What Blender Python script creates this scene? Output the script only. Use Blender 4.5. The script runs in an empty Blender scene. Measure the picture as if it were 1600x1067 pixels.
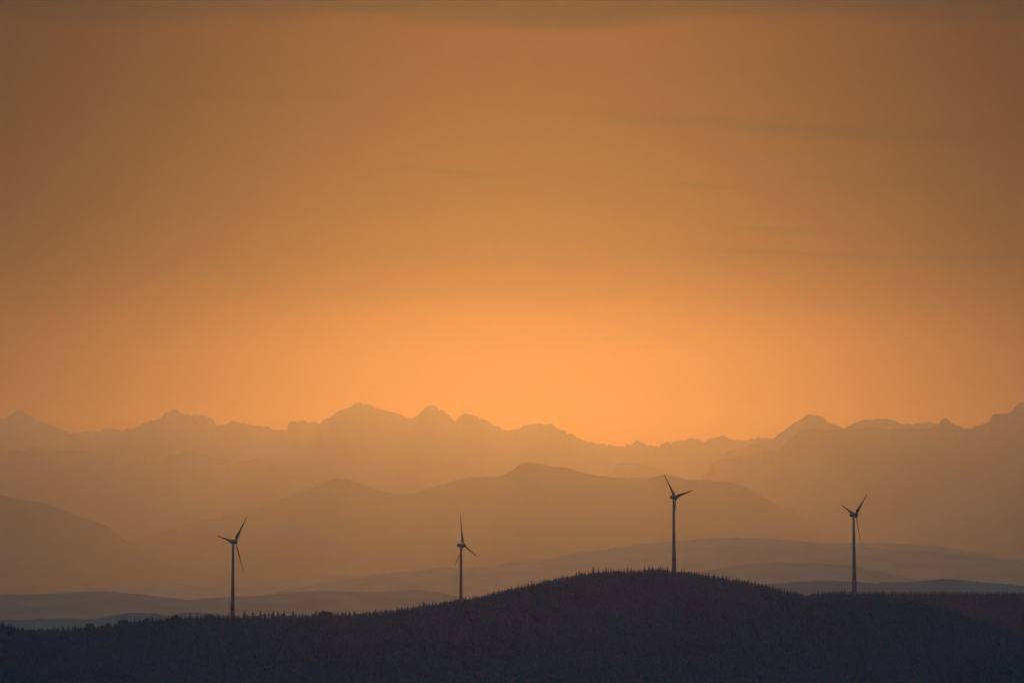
import bpy, bmesh, math, random
import numpy as np
from mathutils import Vector, Matrix, noise as mnoise

sc = bpy.context.scene
COL = sc.collection
R = math.radians

# ------------------------------------------------------------------ camera
W0, H0 = 1600.0, 1067.0
F = 4400.0                       # focal length measured in pixels of a 1600 px wide frame
HORIZON = 930.0
PITCH = math.atan((HORIZON - H0 / 2) / F)
CAMZ = 700.0
cam_d = bpy.data.cameras.new('camera')
cam_d.sensor_width = 36.0
cam_d.lens = 36.0 * F / W0
cam_d.clip_start = 1.0
cam_d.clip_end = 400000.0
cam = bpy.data.objects.new('camera', cam_d)
COL.objects.link(cam)
cam.location = (0, 0, CAMZ)
cam.rotation_euler = (math.pi / 2 + PITCH, 0, 0)
sc.camera = cam

def P(px, py, Y):
    """world point at distance Y (along +Y) seen at photo pixel px,py"""
    a = (px - W0 / 2) / F
    b = (H0 / 2 - py) / F
    y = math.cos(PITCH) - b * math.sin(PITCH)
    z = math.sin(PITCH) + b * math.cos(PITCH)
    k = Y / y
    return a * k, CAMZ + z * k

def el_deg(py): return math.degrees(math.atan((HORIZON - py) / F))
def az_deg(px): return math.degrees(math.atan((px - W0 / 2) / F))

# ------------------------------------------------------------------ world
SUN_EL, SUN_AZ = 7.8, az_deg(805)
GLOW_AZ = az_deg(862)
GLOW_W = 8.0                      # degrees
# elevation (photo row), linear colour of the glowing sky band
BAND = [
    (930, (0.30, 0.085, 0.022)), (661, (0.46, 0.140, 0.036)), (560, (0.50, 0.155, 0.042)), (500, (0.39, 0.116, 0.032)),
    (467, (0.265, 0.076, 0.020)), (400, (0.125, 0.034, 0.010)), (300, (0.076, 0.021, 0.007)), (200, (0.070, 0.019, 0.007)), (100, (0.086, 0.023, 0.007)), (60, (0.105, 0.027, 0.008)),
    (0, (0.105, 0.027, 0.008)), (-300, (0.05, 0.03, 0.01)), (-900, (0.030, 0.025, 0.018)),
]
world = bpy.data.worlds.new("World")
sc.world = world
world.use_nodes = True
nt = world.node_tree
nt.nodes.clear()
def N(t, **kw):
    n = nt.nodes.new(t)
    for k, v in kw.items(): setattr(n, k, v)
    return n
def M(op, a, b=None, c=None, clamp=False):
    n = nt.nodes.new('ShaderNodeMath'); n.operation = op; n.use_clamp = clamp
    for i, v in enumerate((a, b, c)):
        if v is None: continue
        if isinstance(v, (int, float)): n.inputs[i].default_value = v
        else: nt.links.new(v, n.inputs[i])
    return n.outputs[0]
def MIX(f, a, b, blend='MIX'):
    n = nt.nodes.new('ShaderNodeMix'); n.data_type = 'RGBA'; n.blend_type = blend
    for i, v in ((0, f), (6, a), (7, b)):
        if isinstance(v, (int, float)): n.inputs[i].default_value = v
        elif isinstance(v, tuple): n.inputs[i].default_value = (*v, 1)
        else: nt.links.new(v, n.inputs[i])
    return n.outputs[2]
tc = N('ShaderNodeTexCoord')
sx = N('ShaderNodeSeparateXYZ'); nt.links.new(tc.outputs['Generated'], sx.inputs[0])
X_, Y_, Z_ = sx.outputs
hyp = M('SQRT', M('ADD', M('MULTIPLY', X_, X_), M('MULTIPLY', Y_, Y_)))
EL = M('MULTIPLY', M('ARCTAN2', Z_, hyp), 180 / math.pi)
AZ = M('MULTIPLY', M('ARCTAN2', X_, Y_), 180 / math.pi)
# clouds: wind-drawn noise in azimuth / elevation
cv = N('ShaderNodeCombineXYZ')
nt.links.new(M('MULTIPLY', AZ, 0.22), cv.inputs[0]); nt.links.new(M('MULTIPLY', EL, 1.5), cv.inputs[1])
cn = N('ShaderNodeTexNoise'); cn.inputs['Scale'].default_value = 1.0; cn.inputs['Detail'].default_value = 6
nt.links.new(cv.outputs[0], cn.inputs['Vector'])
CN = cn.outputs['Fac']
cv2 = N('ShaderNodeCombineXYZ')
nt.links.new(M('MULTIPLY', AZ, 0.6), cv2.inputs[0]); nt.links.new(M('MULTIPLY', EL, 6.0), cv2.inputs[1]); cv2.inputs[2].default_value = 3.7
cn2 = N('ShaderNodeTexNoise'); cn2.inputs['Scale'].default_value = 1.0; cn2.inputs['Detail'].default_value = 5
nt.links.new(cv2.outputs[0], cn2.inputs['Vector'])
CN2 = cn2.outputs['Fac']
# band colour by elevation, nudged by thin layered cloud
ELn = M('ADD', EL, M('MULTIPLY', M('SUBTRACT', CN, 0.5), 0.55))
EMAX = 24.0
fac = M('DIVIDE', M('MAXIMUM', ELn, 0.0), EMAX, clamp=True)
ramp = N('ShaderNodeValToRGB'); nt.links.new(fac, ramp.inputs[0])
cr = ramp.color_ramp
cr.interpolation = 'B_SPLINE' if False else 'LINEAR'
stops = [(min(max(el_deg(p) / EMAX, 0), 1), c) for p, c in BAND]
while len(cr.elements) > 1: cr.elements.remove(cr.elements[-1])
cr.elements[0].position = stops[0][0]; cr.elements[0].color = (*stops[0][1], 1)
for p, c in stops[1:]:
    e = cr.elements.new(p); e.color = (*c, 1)
# azimuth falloff of the glow
da = M('DIVIDE', M('SUBTRACT', AZ, GLOW_AZ), GLOW_W)
H = M('EXPONENT', M('MULTIPLY', M('MULTIPLY', da, da), -1.0))
H = M('ADD', M('MULTIPLY', H, 0.92), 0.08)
Hc = N('ShaderNodeCombineColor')
for i, p in enumerate((1.0, 1.0, 1.12)):
    nt.links.new(M('POWER', H, p), Hc.inputs[i])
band = MIX(1.0, ramp.outputs[0], Hc.outputs[0], 'MULTIPLY')
# faint wisps (azimuth px, row, half length px, half height px, tilt, darkening)
WISPS = [(1290, 205, 330, 11, 0.085, 0.13), (1480, 212, 160, 12, 0.05, 0.12), (712, 267, 95, 5, 0.08, 0.10),
         (1110, 290, 60, 4.5, 0.05, 0.10), (1220, 361, 80, 4, 0.03, 0.09), (1250, 398, 160, 5, 0.05, 0.09),
         (1380, 285, 120, 6, 0.06, 0.07), (1560, 410, 120, 5, 0.0, 0.08), (1500, 262, 110, 5, 0.02, 0.07),
         (300, 150, 260, 10, -0.02, 0.05), (240, 330, 300, 14, 0.0, 0.04)]
dark = None
for (wx, wy, hl, hh, tilt, amt) in WISPS:
    u = M('SUBTRACT', AZ, az_deg(wx))
    v = M('ADD', M('SUBTRACT', EL, el_deg(wy)), M('MULTIPLY', u, tilt))
    v = M('ADD', v, M('MULTIPLY', M('SUBTRACT', CN2, 0.5), 0.16))
    qu = M('DIVIDE', u, hl / F * 57.3); qv = M('DIVIDE', v, hh / F * 57.3)
    g = M('EXPONENT', M('MULTIPLY', M('ADD', M('MULTIPLY', qu, qu), M('MULTIPLY', qv, qv)), -1.0))
    g = M('MULTIPLY', g, amt)
    dark = g if dark is None else M('ADD', dark, g)
band = MIX(M('MULTIPLY', dark, 6.0, clamp=True), band, (0.014, 0.004, 0.003))
# high grey cloud bank with a soft rolling lower edge
edge = M('ADD', EL, M('MULTIPLY', M('SUBTRACT', CN, 0.5), 0.9))
edge = M('ADD', edge, M('MULTIPLY', M('SUBTRACT', CN2, 0.5), 0.12))
sm = N('ShaderNodeMapRange', interpolation_type='SMOOTHSTEP')
nt.links.new(edge, sm.inputs[0]); sm.inputs[1].default_value = el_deg(42); sm.inputs[2].default_value = el_deg(8)
band = MIX(M('MULTIPLY', sm.outputs[0], 0.95), band, (0.003, 0.003, 0.005))
# physical twilight sky supplies the blue ambient light from above and behind
sky = N('ShaderNodeTexSky', sky_type='NISHITA', sun_disc=False)
sky.sun_elevation = R(SUN_EL); sky.sun_rotation = R(SUN_AZ)
sky.altitude = 700; sky.air_density = 1.0; sky.dust_density = 1.0; sky.ozone_density = 3.0
BACK_SKY = (0.05, 0.30, 0.64)
AMB = 0.12
skyc = MIX(1.0, sky.outputs[0], (AMB, AMB, AMB * 0.72), 'MULTIPLY')
# the blue-grey dusk on the side of the sky away from the sunset
backf = M('MULTIPLY', M('SUBTRACT', M('MULTIPLY', Y_, -1.0), -0.25), 0.8, clamp=True)
skyc = MIX(backf, skyc, BACK_SKY)
upf = M('MULTIPLY', M('SUBTRACT', EL, 13.0), 1 / 12.0, clamp=True)
final = MIX(M('MAXIMUM', upf, backf), band, skyc)
bg = N('ShaderNodeBackground'); bg.inputs['Strength'].default_value = 1.0
nt.links.new(final, bg.inputs['Color'])
wo = N('ShaderNodeOutputWorld'); nt.links.new(bg.outputs[0], wo.inputs['Surface'])

# ------------------------------------------------------------------ sun (veiled by the haze, low over the mountains)
sl = bpy.data.lights.new('sun', 'SUN')
sl.energy = .59; sl.angle = R(3); sl.color = (1.0, 0.315, 0.042)
sun = bpy.data.objects.new('sun', sl); COL.objects.link(sun)
sd = Vector((math.sin(R(SUN_AZ)) * math.cos(R(SUN_EL)), math.cos(R(SUN_AZ)) * math.cos(R(SUN_EL)), math.sin(R(SUN_EL))))
sun.rotation_euler = sd.to_track_quat('Z', 'Y').to_euler()
sun.location = (0, -200, 900)

sc.view_settings.view_transform = 'Standard'
sc.view_settings.look = 'None'
sc.view_settings.exposure = 0.0
sc.view_settings.gamma = 1.0
sc.render.engine = 'CYCLES'
sc.cycles.volume_bounces = 6
sc.cycles.max_bounces = 12
sc.cycles.diffuse_bounces = 2
sc.cycles.use_denoising = True

# ------------------------------------------------------------------ materials
def noise_mat(name, c1, c2, scale, rough=0.9, detail=5, c3=None, spec=0.2, bump=0):
    m = bpy.data.materials.new(name); m.use_nodes = True
    t = m.node_tree; b = t.nodes['Principled BSDF']
    b.inputs['Roughness'].default_value = rough
    b.inputs['Specular IOR Level'].default_value = spec
    co = t.nodes.new('ShaderNodeTexCoord')
    n = t.nodes.new('ShaderNodeTexNoise'); n.inputs['Scale'].default_value = scale; n.inputs['Detail'].default_value = detail
    t.links.new(co.outputs['Object'], n.inputs['Vector'])
    r = t.nodes.new('ShaderNodeValToRGB'); t.links.new(n.outputs['Fac'], r.inputs[0])
    r.color_ramp.elements[0].position = 0.35; r.color_ramp.elements[0].color = (*c1, 1)
    r.color_ramp.elements[1].position = 0.65; r.color_ramp.elements[1].color = (*c2, 1)
    if c3: e = r.color_ramp.elements.new(0.8); e.color = (*c3, 1)
    t.links.new(r.outputs[0], b.inputs['Base Color'])
    if bump:
        bp = t.nodes.new('ShaderNodeBump'); bp.inputs['Strength'].default_value = 0.4; bp.inputs['Distance'].default_value = bump
        t.links.new(n.outputs['Fac'], bp.inputs['Height']); t.links.new(bp.outputs[0], b.inputs['Normal'])
    return m
mat_needles = noise_mat('spruce_needles', (0.004, 0.100, 0.118), (0.005, 0.114, 0.134), 0.02, 0.95, spec=0.0)
mat_leaves = noise_mat('beech_leaves', (0.008, 0.115, 0.140), (0.012, 0.140, 0.170), 0.03, 0.95, spec=0.0)
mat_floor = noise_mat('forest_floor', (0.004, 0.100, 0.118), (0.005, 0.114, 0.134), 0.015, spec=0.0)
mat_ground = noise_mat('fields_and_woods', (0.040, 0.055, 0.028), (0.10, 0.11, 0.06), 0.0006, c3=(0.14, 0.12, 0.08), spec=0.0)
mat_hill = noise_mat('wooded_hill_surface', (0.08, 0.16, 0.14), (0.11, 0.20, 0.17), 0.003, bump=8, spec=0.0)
mat_rock = noise_mat('alpine_rock', (0.10, 0.11, 0.08), (0.13, 0.14, 0.10), 0.0006, c3=(0.16, 0.17, 0.13), bump=60, spec=0.0)
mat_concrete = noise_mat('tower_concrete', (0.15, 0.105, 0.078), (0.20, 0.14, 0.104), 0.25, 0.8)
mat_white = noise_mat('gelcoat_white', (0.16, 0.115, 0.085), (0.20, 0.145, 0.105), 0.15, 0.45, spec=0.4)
mat_red = noise_mat('warning_red', (0.42, 0.03, 0.03), (0.52, 0.045, 0.04), 0.6, 0.6)
mat_grey = noise_mat('galvanised_steel', (0.25, 0.26, 0.27), (0.36, 0.37, 0.38), 1.5, 0.5)
mat_door = noise_mat('painted_door', (0.10, 0.14, 0.12), (0.13, 0.17, 0.15), 1.0, 0.5)

def link_mesh(name, verts, faces, mat, parent=None, smooth=False, loc=(0, 0, 0)):
    me = bpy.data.meshes.new(name)
    if isinstance(verts, np.ndarray):
        nv = len(verts); faces = np.asarray(faces, dtype=np.int32); nf, k = faces.shape
        me.vertices.add(nv); me.vertices.foreach_set('co', verts.astype(np.float32).ravel())
        me.loops.add(nf * k); me.loops.foreach_set('vertex_index', faces.ravel())
        me.polygons.add(nf)
        me.polygons.foreach_set('loop_start', np.arange(0, nf * k, k, dtype=np.int32))
        me.polygons.foreach_set('loop_total', np.full(nf, k, dtype=np.int32))
        me.update(calc_edges=True)
    else:
        me.from_pydata(verts, [], faces); me.update()
    if smooth: me.polygons.foreach_set('use_smooth', [True] * len(me.polygons))
    me.materials.append(mat)
    o = bpy.data.objects.new(name, me); COL.objects.link(o); o.location = loc
    if parent: o.parent = parent
    return o
def structure(o): o['kind'] = 'structure'; return o
def tag(o, label, cat, group=None):
    o['label'] = label; o['category'] = cat
    if group: o['group'] = group
    return o

# 1-D and 2-D value noise
def fbm1(x, seed, octs=5, lac=2.03, gain=0.5):
    rng = np.random.RandomState(seed); out = np.zeros_like(x, dtype=float); a = 1.0; f = 1.0
    for _ in range(octs):
        tab = rng.uniform(-1, 1, 4096); t = x * f + rng.uniform(0, 500)
        i = np.floor(t).astype(int); u = t - i; u = u * u * (3 - 2 * u)
        out += a * (tab[i % 4096] * (1 - u) + tab[(i + 1) % 4096] * u); a *= gain; f *= lac
    return out
def fbm2(x, y, seed, octs=4, gain=0.5, ridged=False):
    rng = np.random.RandomState(seed); out = np.zeros(np.broadcast(x, y).shape); a = 1.0; f = 1.0
    for _ in range(octs):
        tab = rng.uniform(-1, 1, (256, 256)); ox, oy = rng.uniform(0, 200, 2)
        tx = x * f + ox; ty = y * f + oy
        i = np.floor(tx).astype(int); j = np.floor(ty).astype(int)
        u = tx - i; v = ty - j; u = u * u * (3 - 2 * u); v = v * v * (3 - 2 * v)
        g = lambda p, q: tab[p % 256, q % 256]
        n = (g(i, j) * (1 - u) + g(i + 1, j) * u) * (1 - v) + (g(i, j + 1) * (1 - u) + g(i + 1, j + 1) * u) * v
        if ridged: n = 1 - 2 * np.abs(n)
        out += a * n; a *= gain; f *= 2.03
    return out

GROUND = CAMZ - 300.0
TOPZ = CAMZ
PXS = np.concatenate([np.arange(-900, -40, 12), np.arange(-40, 1640, 2.0), np.arange(1640, 2500, 12)])

def crest_world(xs, pys, Yc):
    a = (xs - W0 / 2) / F; b = (H0 / 2 - pys) / F
    y = math.cos(PITCH) - b * math.sin(PITCH); z = math.sin(PITCH) + b * math.cos(PITCH)
    k = Yc / y
    return a * k, CAMZ + z * k

def mountain(name, pts, Y, rough_px, mat, seed, front=0.13, back=0.08, step=90.0, relief=0.05, wander=0.012, x0=-900, x1=2500):
    """a mountain or hill range: crest profile, spurs and gullies down the front, a back slope"""
    xs = PXS[(PXS >= x0) & (PXS <= x1)]
    px = [p[0] for p in pts]; py = [p[1] for p in pts]
    c = np.interp(xs, px, py)
    ker = np.array([1, 2, 1]) / 4.0
    c2 = np.convolve(np.pad(c, 1, 'edge'), ker, 'valid')
    c = np.where((xs > -40) & (xs < 1640), 0.5 * c + 0.5 * c2, c)
    c = c + fbm1(xs / step * 4, seed, 6, gain=0.55) * rough_px
    c = c + np.where(rough_px > 0.7, 1, 0) * (np.abs(fbm1(xs / 9.0, seed + 31, 3, gain=0.6)) - 0.5) * rough_px * 1.6
    Yc = Y * (1 + wander * fbm1(xs / 300.0, seed + 5, 3))
    Xc, Zc = crest_world(xs, c, Yc)
    Zc = np.maximum(Zc, GROUND - 30)
    global TOPZ
    TOPZ = max(TOPZ, float(Zc.max()))
    Hc_ = Zc - GROUND
    Df = Y * front; Db = Y * back
    kw = np.hanning(91); kw /= kw.sum()
    Hs_ = np.convolve(np.pad(Hc_, 45, 'edge'), kw, 'valid')
    tf = np.concatenate([[0, .01, .025], np.linspace(.045, 1.0, 34)])
    tb = np.array([.03, .1, .22, .4, .65, 1.0])
    rows = []
    for t in tb[::-1]:
        z = GROUND - 4 + Hc_ * (1 - t) ** 1.3
        rows.append(np.stack([Xc * 1.0, Yc + Db * t, z], 1))
    for t in tf:
        base = (1 - t) ** 1.25
        lam = Y * 0.045
        n = fbm2(Xc / lam, (Yc - Df * t) / lam, seed + 9, 3, 0.45, ridged=True)
        n2 = fbm2(Xc / (Y * 0.10), (Yc - Df * t) / (Y * 0.10), seed + 12, 2)
        q = min(1.0, t / 0.12); q = q * q * (3 - 2 * q)
        Hr = Hc_ * (1 - q) + Hs_ * q
        z = Hr * base + Hr * relief * (n * 0.55 + n2 * 0.7 - 0.55) * min(1.0, t * 5) * (1 - t)
        z = np.minimum(z, Hr * (1 - t * 0.55))
        yy = Yc - Df * t
        zz = GROUND - 4 + z
        # stay below the crest as seen from the camera side
        Zr = GROUND + Hr
        zlim = CAMZ + (Zr - CAMZ) * (yy / Yc) - (2.0 + 0.02 * Hr) * min(1, t * 12)
        zz = np.where(t > 0, np.minimum(zz, zlim), Zc)
        rows.append(np.stack([Xc, yy, zz], 1))
    V = np.concatenate(rows); n = len(xs); m = len(rows)
    i = np.arange(n - 1)[None, :] + (np.arange(m - 1) * n)[:, None]
    i = i.ravel()
    Fc = np.stack([i, i + n, i + n + 1, i + 1], 1)
    return structure(link_mesh(name, V, Fc, mat, smooth=True))

# ------------------------------------------------------------------ ground sheet
gx = np.concatenate([-np.geomspace(19500, 40, 26), [0], np.geomspace(40, 19500, 26)])
gy = np.concatenate([-np.geomspace(2900, 40, 14), [0], np.geomspace(40, 84000, 60)])
GX, GY = np.meshgrid(gx, gy)
rr = np.sqrt(GX ** 2 + GY ** 2)
GZ = GROUND + 290 * np.exp(-(rr / 900.0) ** 1.0) * (rr < 3500)
V = np.stack([GX.ravel(), GY.ravel(), GZ.ravel()], 1)
n = len(gx); m = len(gy)
i = (np.arange(n - 1)[None, :] + (np.arange(m - 1) * n)[:, None]).ravel()
structure(link_mesh('ground', V, np.stack([i, i + 1, i + n + 1, i + n], 1), mat_ground, smooth=True))

# ------------------------------------------------------------------ mountains and hills, far to near
mountain('mountain_skyline', [(-900, 640), (-500, 655), (-200, 640), (-60, 665), (0, 654), (15, 649), (33, 638), (45, 648), (65, 657), (85, 668), (110, 673),
    (135, 676), (160, 671), (205, 669), (230, 660), (250, 655), (258, 642), (270, 639), (290, 645), (330, 650), (337, 661),
    (370, 658), (400, 665), (430, 671), (448, 673), (452, 659), (470, 658), (500, 660), (510, 655), (530, 640), (550, 633),
    (562, 628), (575, 633), (600, 640), (625, 647), (640, 655), (660, 640), (672, 631), (688, 638), (700, 648), (712, 660),
    (720, 648), (735, 649), (760, 658), (785, 672), (800, 672), (820, 664), (840, 660), (860, 661), (880, 672), (910, 684),
    (940, 694), (970, 696), (995, 690), (1020, 696), (1055, 690), (1075, 686), (1100, 688), (1130, 680), (1160, 688), (1190, 683), (1240, 690),
    (1600, 690), (2500, 670)], 80000, 1.8, mat_rock, 3, front=0.07, back=0.04, step=60)
mountain('mountain_range_right', [(900, 990), (1060, 790), (1120, 712), (1180, 692), (1210, 684), (1240, 662), (1263, 648), (1285, 652), (1300, 663), (1320, 668),
    (1345, 658), (1360, 655), (1395, 656), (1415, 664), (1440, 658), (1470, 664), (1520, 672), (1600, 676), (2500, 650)], 73000, 1.4, mat_rock, 13, front=0.06, back=0.03, x0=880, step=60)
mountain('mountain_foothills_left', [(-900, 690), (-300, 712), (0, 704), (50, 700), (100, 702), (180, 712), (250, 712), (300, 706), (340, 718),
    (380, 720), (405, 716), (420, 715), (440, 732), (470, 748), (520, 757), (560, 775), (640, 800), (800, 990)], 69000, 1.2, mat_rock, 23, front=0.06, back=0.03, x1=800, step=60)
mountain('mountain_butte', [(880, 990), (935, 760), (950, 742), (962, 725), (975, 723), (1000, 726), (1030, 731), (1045, 736), (1070, 752),
    (1100, 780), (1200, 990)], 70500, 0.6, mat_rock, 33, front=0.05, back=0.03, x0=876, x1=1204, step=60)
mountain('mountain_massif_right', [(950, 990), (1060, 790), (1100, 748), (1115, 724), (1130, 716), (1160, 712), (1190, 705), (1215, 703), (1230, 690), (1240, 680),
    (1260, 671), (1300, 670), (1350, 669), (1385, 670), (1420, 669), (1464, 667), (1470, 658), (1477, 653), (1485, 660), (1498, 665), (1515, 668), (1530, 664), (1545, 659),
    (1551, 647), (1565, 647), (1578, 645), (1588, 634), (1600, 627), (1680, 605), (2500, 640)], 66000, 1.2, mat_rock, 43, front=0.10, back=0.04, x0=940, step=60)
mountain('mountain_mid', [(-900, 990), (60, 900), (200, 845), (300, 815), (380, 800), (420, 785), (460, 772), (490, 760), (515, 750), (530, 746), (550, 750), (580, 762),
    (600, 768), (625, 773), (650, 770), (670, 762), (695, 755), (715, 748), (740, 745), (780, 744), (800, 735), (812, 725),
    (825, 721), (845, 724), (865, 729), (885, 730), (910, 738), (940, 744), (980, 747), (1010, 747), (1040, 741), (1060, 745),
    (1070, 749), (1100, 750), (1140, 753), (1165, 760), (1185, 772), (1205, 783), (1235, 795), (1260, 812), (1290, 828),
    (1320, 842), (1400, 870), (1600, 930), (1900, 990)], 51500, 0.55, mat_rock, 53, front=0.10, back=0.06, x1=1900, step=45)
mountain('mountain_shoulder_left', [(-900, 700), (-200, 735), (0, 773), (30, 780), (70, 785), (100, 797), (140, 812), (170, 822), (190, 838),
    (220, 858), (260, 875), (330, 900), (420, 960)], 47000, 0.5, mat_rock, 63, front=0.10, back=0.06, x1=430, step=45)
mountain('hill_ridge_hazy', [(-900, 930), (60, 925), (200, 915), (270, 910), (330, 915), (400, 908), (480, 902), (560, 895), (640, 892), (760, 890), (1000, 880),
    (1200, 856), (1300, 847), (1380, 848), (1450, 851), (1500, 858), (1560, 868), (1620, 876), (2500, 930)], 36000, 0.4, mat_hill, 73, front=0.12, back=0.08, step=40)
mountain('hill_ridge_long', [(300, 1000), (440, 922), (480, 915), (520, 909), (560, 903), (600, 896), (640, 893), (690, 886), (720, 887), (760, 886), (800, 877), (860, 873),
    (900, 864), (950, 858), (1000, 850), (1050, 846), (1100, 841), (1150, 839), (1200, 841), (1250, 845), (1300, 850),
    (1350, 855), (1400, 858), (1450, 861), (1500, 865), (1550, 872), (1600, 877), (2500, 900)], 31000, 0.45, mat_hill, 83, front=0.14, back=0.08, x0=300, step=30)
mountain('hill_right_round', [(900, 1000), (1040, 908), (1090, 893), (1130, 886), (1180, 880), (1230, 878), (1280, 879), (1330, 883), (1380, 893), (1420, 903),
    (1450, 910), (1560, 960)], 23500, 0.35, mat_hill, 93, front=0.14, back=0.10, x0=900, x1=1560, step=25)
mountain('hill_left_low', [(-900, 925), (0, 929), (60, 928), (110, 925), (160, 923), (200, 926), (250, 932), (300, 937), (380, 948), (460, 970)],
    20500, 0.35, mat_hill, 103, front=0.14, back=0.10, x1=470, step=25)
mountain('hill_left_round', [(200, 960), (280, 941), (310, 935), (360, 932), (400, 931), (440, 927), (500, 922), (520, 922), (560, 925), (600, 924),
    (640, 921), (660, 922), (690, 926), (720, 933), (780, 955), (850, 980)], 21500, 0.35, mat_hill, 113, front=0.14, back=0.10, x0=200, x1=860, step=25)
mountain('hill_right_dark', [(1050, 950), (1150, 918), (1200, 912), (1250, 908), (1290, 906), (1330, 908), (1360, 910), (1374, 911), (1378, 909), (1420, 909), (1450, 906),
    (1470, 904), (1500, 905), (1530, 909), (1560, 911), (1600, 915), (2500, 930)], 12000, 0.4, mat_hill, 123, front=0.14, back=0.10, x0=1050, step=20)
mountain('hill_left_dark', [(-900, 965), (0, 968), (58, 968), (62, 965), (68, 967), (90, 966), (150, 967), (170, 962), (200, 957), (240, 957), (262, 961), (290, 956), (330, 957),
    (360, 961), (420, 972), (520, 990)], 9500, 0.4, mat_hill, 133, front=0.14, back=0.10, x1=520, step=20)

# ------------------------------------------------------------------ the near wooded ridge
CANOPY = [(-900, 985), (-300, 960), (-60, 962), (0, 970), (20, 976), (60, 980), (100, 979), (140, 977), (180, 973), (220, 968), (260, 963), (300, 961), (340, 961),
    (380, 959), (420, 957), (460, 958), (500, 958), (540, 956), (580, 954), (620, 949), (660, 943), (700, 937), (740, 930),
    (780, 921), (820, 912), (860, 903), (900, 895), (940, 890), (980, 888), (1003, 888), (1010, 884), (1020, 885), (1050, 888), (1090, 893),
    (1130, 899), (1170, 906), (1200, 913), (1230, 921), (1250, 926), (1265, 928), (1280, 925), (1300, 923), (1340, 923),
    (1380, 924), (1400, 928), (1440, 938), (1480, 949), (1520, 961), (1560, 977), (1600, 993), (1700, 1020), (2000, 1060), (2500, 1090)]
cpx = np.array([p[0] for p in CANOPY], float); cpy = np.array([p[1] for p in CANOPY], float)
def canopy(px): return np.interp(px, cpx, cpy)
def offs(px):  # canopy height above ground in px
    return 15.5 - 7.5 * np.exp(-((px - 1335) / 45.0) ** 2)
hx = np.arange(-900, 2500, 4.0)
hY = 3428 + 174 * (1 / (1 + np.exp(-(hx - 850) / 120.0))) + 12 * fbm1(hx / 120, 77, 2)
ground_py = canopy(hx) + offs(hx)
ground_py = np.convolve(np.pad(ground_py, 3, 'edge'), np.ones(7) / 7, 'valid')
hX, hZ = crest_world(hx, ground_py, hY)
def ridge_h(X, Y):
    Yc = np.interp(X, hX, hY); Zc = np.interp(X, hX, hZ)
    s = Y - Yc
    n = fbm2(X / 160.0, Y / 160.0, 201, 4)
    front = np.where(s < 0, -s, 0); back = np.where(s > 0, s, 0)
    d = 0.19 * np.sqrt(front ** 2 + 30 ** 2) - 0.19 * 30 + 0.30 * (np.sqrt(back ** 2 + 25 ** 2) - 25)
    amp = 9.0 * np.clip(np.abs(s) / 200.0, 0, 1)
    z = Zc - d + amp * n
    return np.maximum(z, GROUND - 3)
rx = np.concatenate([np.linspace(-1500, -700, 41)[:-1], np.arange(-700, 700, 5.0), np.linspace(700, 1500, 41)])
ry = np.concatenate([np.arange(1700, 2750, 40.0), np.arange(2750, 3380, 16.0), np.arange(3380, 3690, 6.0), np.arange(3690, 4700, 45.0)])
RX, RY = np.meshgrid(rx, ry)
RZ = ridge_h(RX, RY)
V = np.stack([RX.ravel(), RY.ravel(), RZ.ravel()], 1)
n = len(rx); m = len(ry)
i = (np.arange(n - 1)[None, :] + (np.arange(m - 1) * n)[:, None]).ravel()
structure(link_mesh('hill_near', V, np.stack([i, i + 1, i + n + 1, i + n], 1), mat_floor, smooth=True))

# second wooded ridge behind, on the right
BPTS = [(900, 1010), (1150, 950), (1240, 930), (1300, 923), (1380, 923), (1480, 923), (1560, 923), (1600, 923), (2500, 925)]
bx = np.arange(900, 2500, 6.0)
bY = 5400 + 25 * fbm1(bx / 150, 91, 2)
b_can = np.interp(bx, [p[0] for p in BPTS], [p[1] for p in BPTS])
bX, bZ = crest_world(bx, b_can + 10, bY)
def ridge2_h(X, Y):
    Yc = np.interp(X, bX, bY); Zc = np.interp(X, bX, bZ)
    s = Y - Yc; front = np.where(s < 0, -s, 0); back = np.where(s > 0, s, 0)
    z = Zc - (0.22 * (np.sqrt(front ** 2 + 900) - 30) + 0.25 * back) + 7 * fbm2(X / 150., Y / 150., 301, 3) * np.clip(np.abs(s) / 200, 0, 1)
    return np.maximum(z, GROUND - 3)
rx2 = np.arange(140, 2400, 10.0); ry2 = np.concatenate([np.arange(4350, 5250, 50.0), np.arange(5250, 5530, 9.0), np.arange(5530, 6500, 60.0)])
RX, RY = np.meshgrid(rx2, ry2)
V = np.stack([RX.ravel(), RY.ravel(), ridge2_h(RX, RY).ravel()], 1)
n = len(rx2); m = len(ry2)
i = (np.arange(n - 1)[None, :] + (np.arange(m - 1) * n)[:, None]).ravel()
structure(link_mesh('hill_near_right', V, np.stack([i, i + 1, i + n + 1, i + n], 1), mat_floor, smooth=True))

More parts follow.
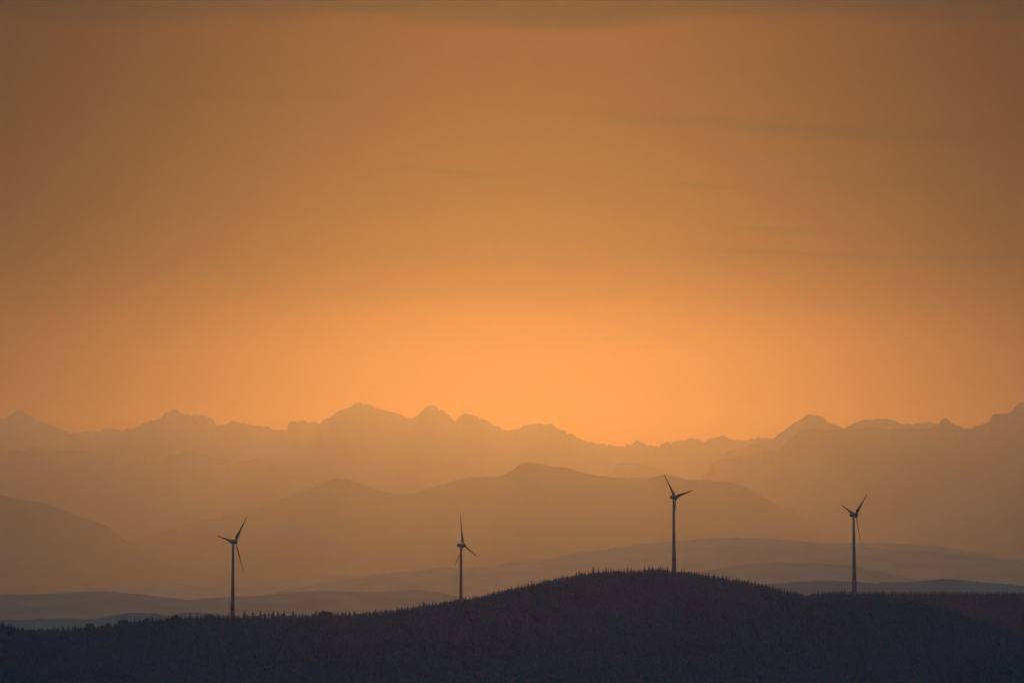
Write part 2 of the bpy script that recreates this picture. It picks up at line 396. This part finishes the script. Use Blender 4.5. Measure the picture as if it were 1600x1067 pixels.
# ------------------------------------------------------------------ trees (unit height meshes)
def conifer_geo(seed, layers, sides, width):
    """spruce of unit height: trunk and drooping whorls of ragged branches"""
    rng = random.Random(seed); v = []; f = []
    def tri(a, b, c): k = len(v); v.extend((a, b, c)); f.append((k, k + 1, k + 2))
    r = 0.012
    for k in range(4):
        a0 = k * math.pi / 2; a1 = a0 + math.pi / 2
        tri((r * math.cos(a0), r * math.sin(a0), -0.05), (r * math.cos(a1), r * math.sin(a1), -0.05), (0, 0, 0.9))
    for L in range(layers):
        t = L / (layers - 1)
        z = 0.12 + 0.80 * t
        rad = width * (1 - t) ** 0.68 * rng.uniform(0.82, 1.12) + 0.014
        hgt = 0.16 * (1 - t) + 0.085
        off = rng.uniform(0, 6.28)
        for s in range(sides):
            a = off + 6.283 * s / sides + rng.uniform(-.15, .15)
            rr_ = rad * rng.uniform(0.65, 1.2)
            w = 3.3 / sides
            zz = z - hgt * 0.45 * rng.uniform(0.6, 1.3)
            tip = (rr_ * math.cos(a), rr_ * math.sin(a), zz)
            lft = (rr_ * 0.55 * math.cos(a - w), rr_ * 0.55 * math.sin(a - w), zz + hgt * 0.15)
            rgt = (rr_ * 0.55 * math.cos(a + w), rr_ * 0.55 * math.sin(a + w), zz + hgt * 0.15)
            top = (0, 0, min(z + hgt * 0.62, 1.0))
            tri(top, lft, tip); tri(top, tip, rgt); 
    tri((0.006, 0, 0.9), (-0.006, 0.004, 0.9), (0, 0, 1.0)); tri((0, 0.006, 0.9), (0.004, -0.006, 0.9), (0, 0, 1.0))
    return np.array(v), np.array(f)
def leafy_geo(seed, clumps, leaves, width):
    """broadleaf of unit height: tapered trunk, limbs, uneven crown of leaf clumps"""
    rng = random.Random(seed); v = []; f = []
    def tri(a, b, c): k = len(v); v.extend((a, b, c)); f.append((k, k + 1, k + 2))
    for k in range(5):
        a0 = k * 1.2566; a1 = a0 + 1.2566
        tri((.025 * math.cos(a0), .025 * math.sin(a0), -.05), (.025 * math.cos(a1), .025 * math.sin(a1), -.05), (0, 0, .75))
    for c in range(clumps):
        a = rng.uniform(0, 6.28); q = rng.random() ** 0.6; h = rng.uniform(0.28, 0.90)
        lim = width * math.sqrt(max(0.03, 1 - ((h - 0.55) / 0.42) ** 2))
        cx, cy, cz = lim * q * math.cos(a), lim * q * math.sin(a), h
        tri((0, 0, max(.15, h - .3)), (.01, .01, max(.15, h - .3)), (cx, cy, cz))
        cr_ = rng.uniform(0.07, 0.12)
        for l in range(leaves):
            d = Vector((rng.gauss(0, 1), rng.gauss(0, 1), rng.gauss(0, .8))).normalized() * cr_ * rng.uniform(.5, 1)
            p = Vector((cx, cy, cz)) + d
            e1 = Vector((rng.gauss(0, 1), rng.gauss(0, 1), rng.gauss(0, 1))).normalized() * .045
            e2 = Vector((rng.gauss(0, 1), rng.gauss(0, 1), rng.gauss(0, 1))).normalized() * .045
            tri(tuple(p + e1), tuple(p + e2), tuple(p - e1 * .6 - e2 * .6))
    return np.array(v), np.array(f)

def geo_mesh(name, g, mat):
    o = link_mesh(name, g[0], g[1], mat); me = o.data; bpy.data.objects.remove(o); return me
con_me = [geo_mesh('conifer', conifer_geo(10 + k, 11, 9, (0.21, 0.18, 0.24, 0.195, 0.22)[k]), mat_needles) for k in range(5)]
leaf_me = [geo_mesh('broadleaf_tree', leafy_geo(40 + k, 60, 34, (0.36, 0.42, 0.33)[k]), mat_leaves) for k in range(3)]

rng = random.Random(7)
TIPS = [(5, 968), (13, 971), (22, 974), (36, 976), (48, 978), (60, 977), (73, 979), (85, 976), (91, 976), (98, 974), (107, 973), (118, 974), (126, 977), (140, 972),
    (147, 976), (158, 974), (168, 972), (174, 974), (185, 967), (194, 966), (204, 965), (210, 963), (219, 962), (230, 963), (238, 960), (250, 960), (263, 959),
    (275, 959), (283, 956), (289, 958), (297, 955), (308, 956), (315, 959), (329, 959), (341, 956), (349, 958), (357, 955), (372, 957),
    (382, 951), (395, 952), (407, 950), (414, 953), (427, 950), (434, 951), (444, 950), (458, 951), (473, 955), (482, 957),
    (494, 950), (506, 953), (513, 954), (523, 957), (535, 953), (546, 952), (554, 950), (568, 953), (577, 953), (587, 949),
    (597, 950), (610, 949), (621, 946), (628, 945), (637, 944), (927, 884), (935, 885), (981, 883), (999, 886), (1007, 882), (1014, 881), (1020, 882),
    (1043, 883), (1069, 887), (1116, 893), (1254, 925), (1262, 927), (1408, 927), (1490, 949), (1553, 968), (1563, 975)]
SPECIAL_LEAFY = {140, 194, 230, 275, 329, 506, 513, 275, 168}
trees = [(x, y, True) for x, y in TIPS]
x = -4.0
tx = sorted(t[0] for t in TIPS)
while x < 1606:
    near_ = min(abs(x - q) for q in tx)
    if near_ > 3.4 and not (1322 < x < 1347):
        trees.append((x, float(canopy(x)) - 1.6 + float(fbm1(np.array([x / 26.0]), 55, 3)[0]) * 1.8 - abs(rng.gauss(0, 1.5)) + rng.uniform(-.3, 2.2), False))
    x += rng.uniform(3.4, 6.4) * (1.0 if x > 640 else 1.3)
trees.sort()
print('skyline trees', len(trees))
TURB_X = [364, 720, 1053, 1334]
WHERE = ['on the crest left of the leftmost wind turbine', 'on the crest between the two left wind turbines',
         'on the rising crest between the two middle wind turbines', 'on the crest between the two right wind turbines',
         'on the slope right of the rightmost wind turbine']
used_c = used_l = 0
for (px, py, special) in trees[:300]:
    Yc = float(np.interp(px, hx, hY)) + rng.uniform(-9, 3)
    X, Zt = P(px, py, Yc)
    Zb = float(ridge_h(np.array(X), np.array(Yc)))
    h = max(Zt - Zb, 5.0)
    seg = sum(px > t for t in TURB_X)
    leafy = (int(px) in SPECIAL_LEAFY) or (not special and px < 640 and rng.random() < 0.15)
    me = rng.choice(leaf_me) if leafy else rng.choice(con_me)
    o = bpy.data.objects.new('broadleaf_tree' if leafy else 'conifer', me)
    COL.objects.link(o)
    o.location = (X, Yc, Zb)
    wd = rng.uniform(0.75, 1.15)
    o.scale = (h * wd, h * wd, h); o.rotation_euler = (0, 0, rng.uniform(0, 6.28))
    o['category'] = 'tree'
    kind = 'dark round broadleaf tree ' if leafy else 'dark pointed conifer '
    o['label'] = kind + WHERE[seg]
    o['group'] = ('broadleaf trees ' if leafy else 'conifers ') + WHERE[seg]

# the rest of the wood, as one mass
def forest(name, hfun, pts, geos, mat, hmean):
    Vs, Fs = [], []; base = 0
    P_ = np.array(pts); zz = hfun(P_[:, 0], P_[:, 1])
    r_ = np.random.RandomState(5)
    for k, g in enumerate(geos):
        sel = np.arange(len(P_)) % len(geos) == k
        p = P_[sel]; z = zz[sel]; nn = len(p)
        if nn == 0: continue
        h = p[:, 2] * hmean; w = h * r_.uniform(1.5, 2.1, nn); a = r_.uniform(0, 6.28, nn)
        gv, gf = g
        ca, sa = np.cos(a), np.sin(a)
        vx = (gv[None, :, 0] * ca[:, None] - gv[None, :, 1] * sa[:, None]) * w[:, None] + p[:, 0:1]
        vy = (gv[None, :, 0] * sa[:, None] + gv[None, :, 1] * ca[:, None]) * w[:, None] + p[:, 1:2]
        vz = gv[None, :, 2] * h[:, None] + z[:, None]
        Vs.append(np.stack([vx, vy, vz], 2).reshape(-1, 3))
        ff = gf[None] + (np.arange(nn) * len(gv))[:, None, None] + base
        Fs.append(ff.reshape(-1, 3)); base += nn * len(gv)
    o = link_mesh(name, np.concatenate(Vs), np.concatenate(Fs), mat)
    o['kind'] = 'stuff'
    return o
nr = np.random.RandomState(11)
pts = []
t4x = P(1334, 931, 3602)[0]
sp = 6.2
for gy_ in np.arange(2600, 3650, sp):
    X0 = 0.2 * gy_ + 300
    for gx_ in np.arange(-X0, X0, sp):
        if abs(gx_) > 0.2 * gy_ + 40 and nr.random_sample() < 0.5: continue
        xx = gx_ + nr.uniform(-3, 3); yy = gy_ + nr.uniform(-3, 3)
        Yc = np.interp(xx, hX, hY); s = yy - Yc
        if s > 45 or s < -820: continue
        if abs(xx - t4x) < 13 and -30 < s < 30: continue
        px_ = 800 + F * xx / yy
        full = 1.0 if px_ < 1270 or px_ > 1400 or abs(s) > 60 else 0.62
        hh = nr.uniform(0.80, 1.18)
        if abs(s) < 60: hh = (nr.uniform(0.84, 1.0) + 0.06 * float(fbm1(np.array([xx / 22.0]), 56, 2)[0])) * full
        pts.append((xx, yy, hh))
print('forest trees', len(pts))
low = [conifer_geo(60, 6, 6, 0.19), conifer_geo(61, 6, 6, 0.16), conifer_geo(62, 7, 6, 0.21), leafy_geo(63, 14, 6, 0.34)]
o = forest('forest', ridge_h, pts, low, mat_needles, 12.2)
o['label'] = 'dense dark wood covering the near ridge from crest to the bottom of the picture'; o['category'] = 'forest'
pts = []
for gy_ in np.arange(4850, 5440, 7.5):
    for gx_ in np.arange(470, 1180, 6.3):
        pts.append((gx_ + nr.uniform(-3, 3), gy_ + nr.uniform(-3, 3), nr.uniform(.78, 1.08)))
o = forest('forest', ridge2_h, pts, low, mat_needles, 12.6)
o['label'] = 'slightly paler flat-topped wood behind the near ridge at the right'; o['category'] = 'forest'

# ------------------------------------------------------------------ wind turbines
RB = 41.0; HUB = 101.5
def lathe(prof, segs=28, axis='Z'):
    v = []; f = []
    for (r, z) in prof:
        for k in range(segs):
            a = 2 * math.pi * k / segs
            v.append((r * math.cos(a), r * math.sin(a), z) if axis == 'Z' else (z, r * math.cos(a), r * math.sin(a)))
    for j in range(len(prof) - 1):
        for k in range(segs):
            k2 = (k + 1) % segs
            f.append((j * segs + k, j * segs + k2, (j + 1) * segs + k2, (j + 1) * segs + k))
    f.append(tuple(range(segs))[::-1]); f.append(tuple(range((len(prof) - 1) * segs, len(prof) * segs)))
    return v, f
def tower_r(z):  # concrete lower part flares towards the ground
    t = z / (HUB - 2.2)
    return 1.25 + 1.30 * (1 - t) + 0.75 * (1 - t) ** 6
def build_turbine():
    root = bpy.data.objects.new('wind_turbine', None); COL.objects.link(root)
    B0, B1 = 18.6, 22.0
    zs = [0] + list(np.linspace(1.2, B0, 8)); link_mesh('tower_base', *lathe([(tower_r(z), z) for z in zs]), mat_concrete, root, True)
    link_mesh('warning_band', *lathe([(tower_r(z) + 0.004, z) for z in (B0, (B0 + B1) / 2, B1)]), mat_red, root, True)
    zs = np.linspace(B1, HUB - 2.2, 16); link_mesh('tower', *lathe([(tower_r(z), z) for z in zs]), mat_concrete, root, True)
    link_mesh('foundation', *lathe([(6.2, -1.5), (6.2, 0.15), (5.6, 0.35), (4.1, 0.42)]), mat_concrete, root)
    # door and steps
    y0 = tower_r(2.2)
    v = [(-.6, -y0 - .12, 1.2), (.6, -y0 - .12, 1.2), (.6, -y0 - .07, 3.6), (-.6, -y0 - .07, 3.6), (-.6, -y0 + .6, 1.2), (.6, -y0 + .6, 1.2), (.6, -y0 + .6, 3.6), (-.6, -y0 + .6, 3.6)]
    link_mesh('door', v, [(0, 1, 2, 3), (4, 7, 6, 5), (0, 4, 5, 1), (3, 2, 6, 7), (0, 3, 7, 4), (1, 5, 6, 2)], mat_door, root)
    # drop-shaped nacelle along X: tail at -x, hub towards +x
    prof = [(0.05, -5.9), (0.75, -5.75), (1.35, -5.2), (1.85, -4.2), (2.3, -2.7), (2.6, -1.0), (2.7, 0.6), (2.62, 1.6), (2.45, 2.2)]
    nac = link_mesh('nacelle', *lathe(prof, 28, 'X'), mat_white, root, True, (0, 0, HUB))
    v, f = [], []
    def box(cx, cy, cz, sx_, sy_, sz_):
        k = len(v)
        for dz in (-1, 1):
            for dx, dy in ((-1, -1), (1, -1), (1, 1), (-1, 1)): v.append((cx + dx * sx_ / 2, cy + dy * sy_ / 2, cz + dz * sz_ / 2))
        f.extend([(k + 3, k + 2, k + 1, k), (k + 4, k + 5, k + 6, k + 7), (k, k + 1, k + 5, k + 4), (k + 1, k + 2, k + 6, k + 5), (k + 2, k + 3, k + 7, k + 6), (k + 3, k, k + 4, k + 7)])
    box(-4.1, 0, 2.2, .9, 1.3, .9); box(-4.1, -.45, 3.2, .07, .07, 1.3); box(-4.1, .45, 3.2, .07, .07, 1.3); box(-4.1, -.45, 3.9, .5, .07, .07)
    link_mesh('wind_vane', v, f, mat_grey, nac)
    v2, f2 = lathe([(1.52, HUB - 4.6), (1.75, HUB - 4.0), (1.75, HUB - 1.4)], 24); link_mesh('yaw_ring', v2, f2, mat_grey, root, True)
    # spinner
    prof = [(2.45, -1.3), (2.5, -0.2), (2.3, 1.0), (1.7, 2.1), (0.9, 2.75), (0.05, 2.95)]
    hub = link_mesh('hub', *lathe(prof, 28, 'X'), mat_white, root, True, (3.6, 0, HUB))
    # one blade, along +Z of the hub, airfoil sections lofted
    st = [(0.9, 2.1, 1.00, 0), (2.4, 2.1, 0.95, 0), (4.0, 2.9, 0.55, 32), (6.0, 3.9, 0.36, 26), (8.5, 4.1, 0.28, 20), (12, 3.5, 0.24, 14),
          (17, 2.75, 0.21, 9), (23, 2.1, 0.19, 6), (29, 1.6, 0.18, 4), (34, 1.25, 0.17, 3), (38, 0.95, 0.16, 2), (40.2, 0.6, 0.16, 2), (41.0, 0.2, 0.16, 2)]
    v = []; f = []; K = 16
    for (z, ch, th, tw) in st:
        for k in range(K):
            a = 2 * math.pi * k / K
            u = math.cos(a); w = math.sin(a)
            yb = (u * 0.5 + (0.22 if th < .9 else 0)) * ch
            xb = w * 0.5 * ch * th * (1 if th > .9 else (0.55 + 0.45 * -u + 0.25))
            t = R(tw + 4)
            v.append((xb * math.cos(t) - yb * math.sin(t) + 0.0010 * z * z * 0.4, xb * math.sin(t) + yb * math.cos(t), z))
    for j in range(len(st) - 1):
        for k in range(K):
            k2 = (k + 1) % K; f.append((j * K + k, j * K + k2, (j + 1) * K + k2, (j + 1) * K + k))
    f.append(tuple(range(K))[::-1]); f.append(tuple(range((len(st) - 1) * K, len(st) * K)))
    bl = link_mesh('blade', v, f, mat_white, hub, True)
    for k in (1, 2):
        b2 = bl.copy(); COL.objects.link(b2); b2.parent = hub; b2.rotation_euler = (R(120 * k), 0, 0)
    return root
def copy_tree(o, parent=None):
    c = o.copy(); COL.objects.link(c); c.parent = parent
    for ch in list(o.children): copy_tree(ch, c)
    return c
# tower axis px, hub row, distance, yaw (rotor axis away from the view line, to the right), phase (clockwise from up)
TURB = [(364.3, 846.0, 3442, 50, 41.0, 'leftmost wind turbine on the wooded ridge, one blade pointing up to the right'),
        (720.3, 851.5, 3562, 65, -8.0, 'second wind turbine from the left, partly hidden behind the rising crest, one blade straight up'),
        (1052.6, 777.0, 3586, 62, -41.0, 'wind turbine on the rounded hilltop, third from the left, standing highest of all'),
        (1333.7, 804.5, 3602, 68, 51.0, 'rightmost wind turbine, two blades raised in a V, foot visible in a clearing')]
proto = build_turbine()
roots = [proto] + [copy_tree(proto) for _ in TURB[1:]]
for (px, py, Yd, yaw, ph, lab), r_ in zip(TURB, roots):
    X, Z = P(px, py, Yd)
    r_.location = (X, Yd, Z - HUB)
    r_.rotation_euler = (0, 0, R(90 - yaw))         # local +x points away and to the right
    tag(r_, lab, 'wind turbine', 'wind turbines along the wooded ridge')
    for ch in r_.children:
        if ch.name.startswith('hub'):
            ch.rotation_euler = (Matrix.Rotation(R(-4), 4, 'Y') @ Matrix.Rotation(R(ph), 4, 'X')).to_euler()
    zt = float(ridge_h(np.array(X), np.array(float(Yd))))
    print('turbine base', round(Z - HUB - zt, 1), 'above terrain')

# ------------------------------------------------------------------ transmitter masts on two far summits
def mast(px, py_base, Y, h, w, label):
    X, Z = P(px, py_base, Y)
    root = bpy.data.objects.new('transmitter_mast', None); COL.objects.link(root); root.location = (X, Y, Z - 12)
    tag(root, label, 'mast')
    v, f = lathe([(w, 0), (w * .8, h * .55), (w * .45, h * .62), (w * .4, h)], 12); link_mesh('shaft', v, f, mat_grey, root)
    v, f = lathe([(w * 1.5, h * .52), (w * 1.5, h * .58), (w * .9, h * .6)], 12); link_mesh('platform', v, f, mat_grey, root)
    v, f = lathe([(w * .18, h), (w * .1, h * 1.18)], 8); link_mesh('antenna', v, f, mat_red, root)
mast(828.5, 721.5, 51490, 100, 4.0, 'thin transmitter mast on the rounded summit of the middle mountain')
mast(1263.5, 649, 72990, 100, 7.0, 'tiny transmitter tower on the pointed far peak at the right')

# ------------------------------------------------------------------ haze
bm = bmesh.new()
x0, x1, y0, y1, z0, z1 = -20000, 20000, -3000, 84500, GROUND - 40, TOPZ + 40
vs = [bm.verts.new(p) for p in ((x0, y0, z0), (x1, y0, z0), (x1, y1, z0), (x0, y1, z0), (x0, y0, z1), (x1, y0, z1), (x1, y1, z1), (x0, y1, z1))]
for q in ((3, 2, 1, 0), (4, 5, 6, 7), (0, 1, 5, 4), (1, 2, 6, 5), (2, 3, 7, 6), (3, 0, 4, 7)): bm.faces.new([vs[k] for k in q])
me = bpy.data.meshes.new('haze'); bm.to_mesh(me); bm.free()
hz = bpy.data.objects.new('haze', me); COL.objects.link(hz)
hz['kind'] = 'stuff'; hz['label'] = 'evening haze lying over the hills and mountains'
m = bpy.data.materials.new('haze_air'); m.use_nodes = True
t = m.node_tree; t.nodes.clear()
pv = t.nodes.new('ShaderNodeVolumePrincipled'); mo = t.nodes.new('ShaderNodeOutputMaterial')
pv.inputs['Color'].default_value = (0.54, 0.74, 1.0, 1)
pv.inputs['Absorption Color'].default_value = (1, 1, 1, 1)
pv.inputs['Density'].default_value = 1.0e-5
pv.inputs['Anisotropy'].default_value = 0.82
t.links.new(pv.outputs[0], mo.inputs['Volume'])
me.materials.append(m)
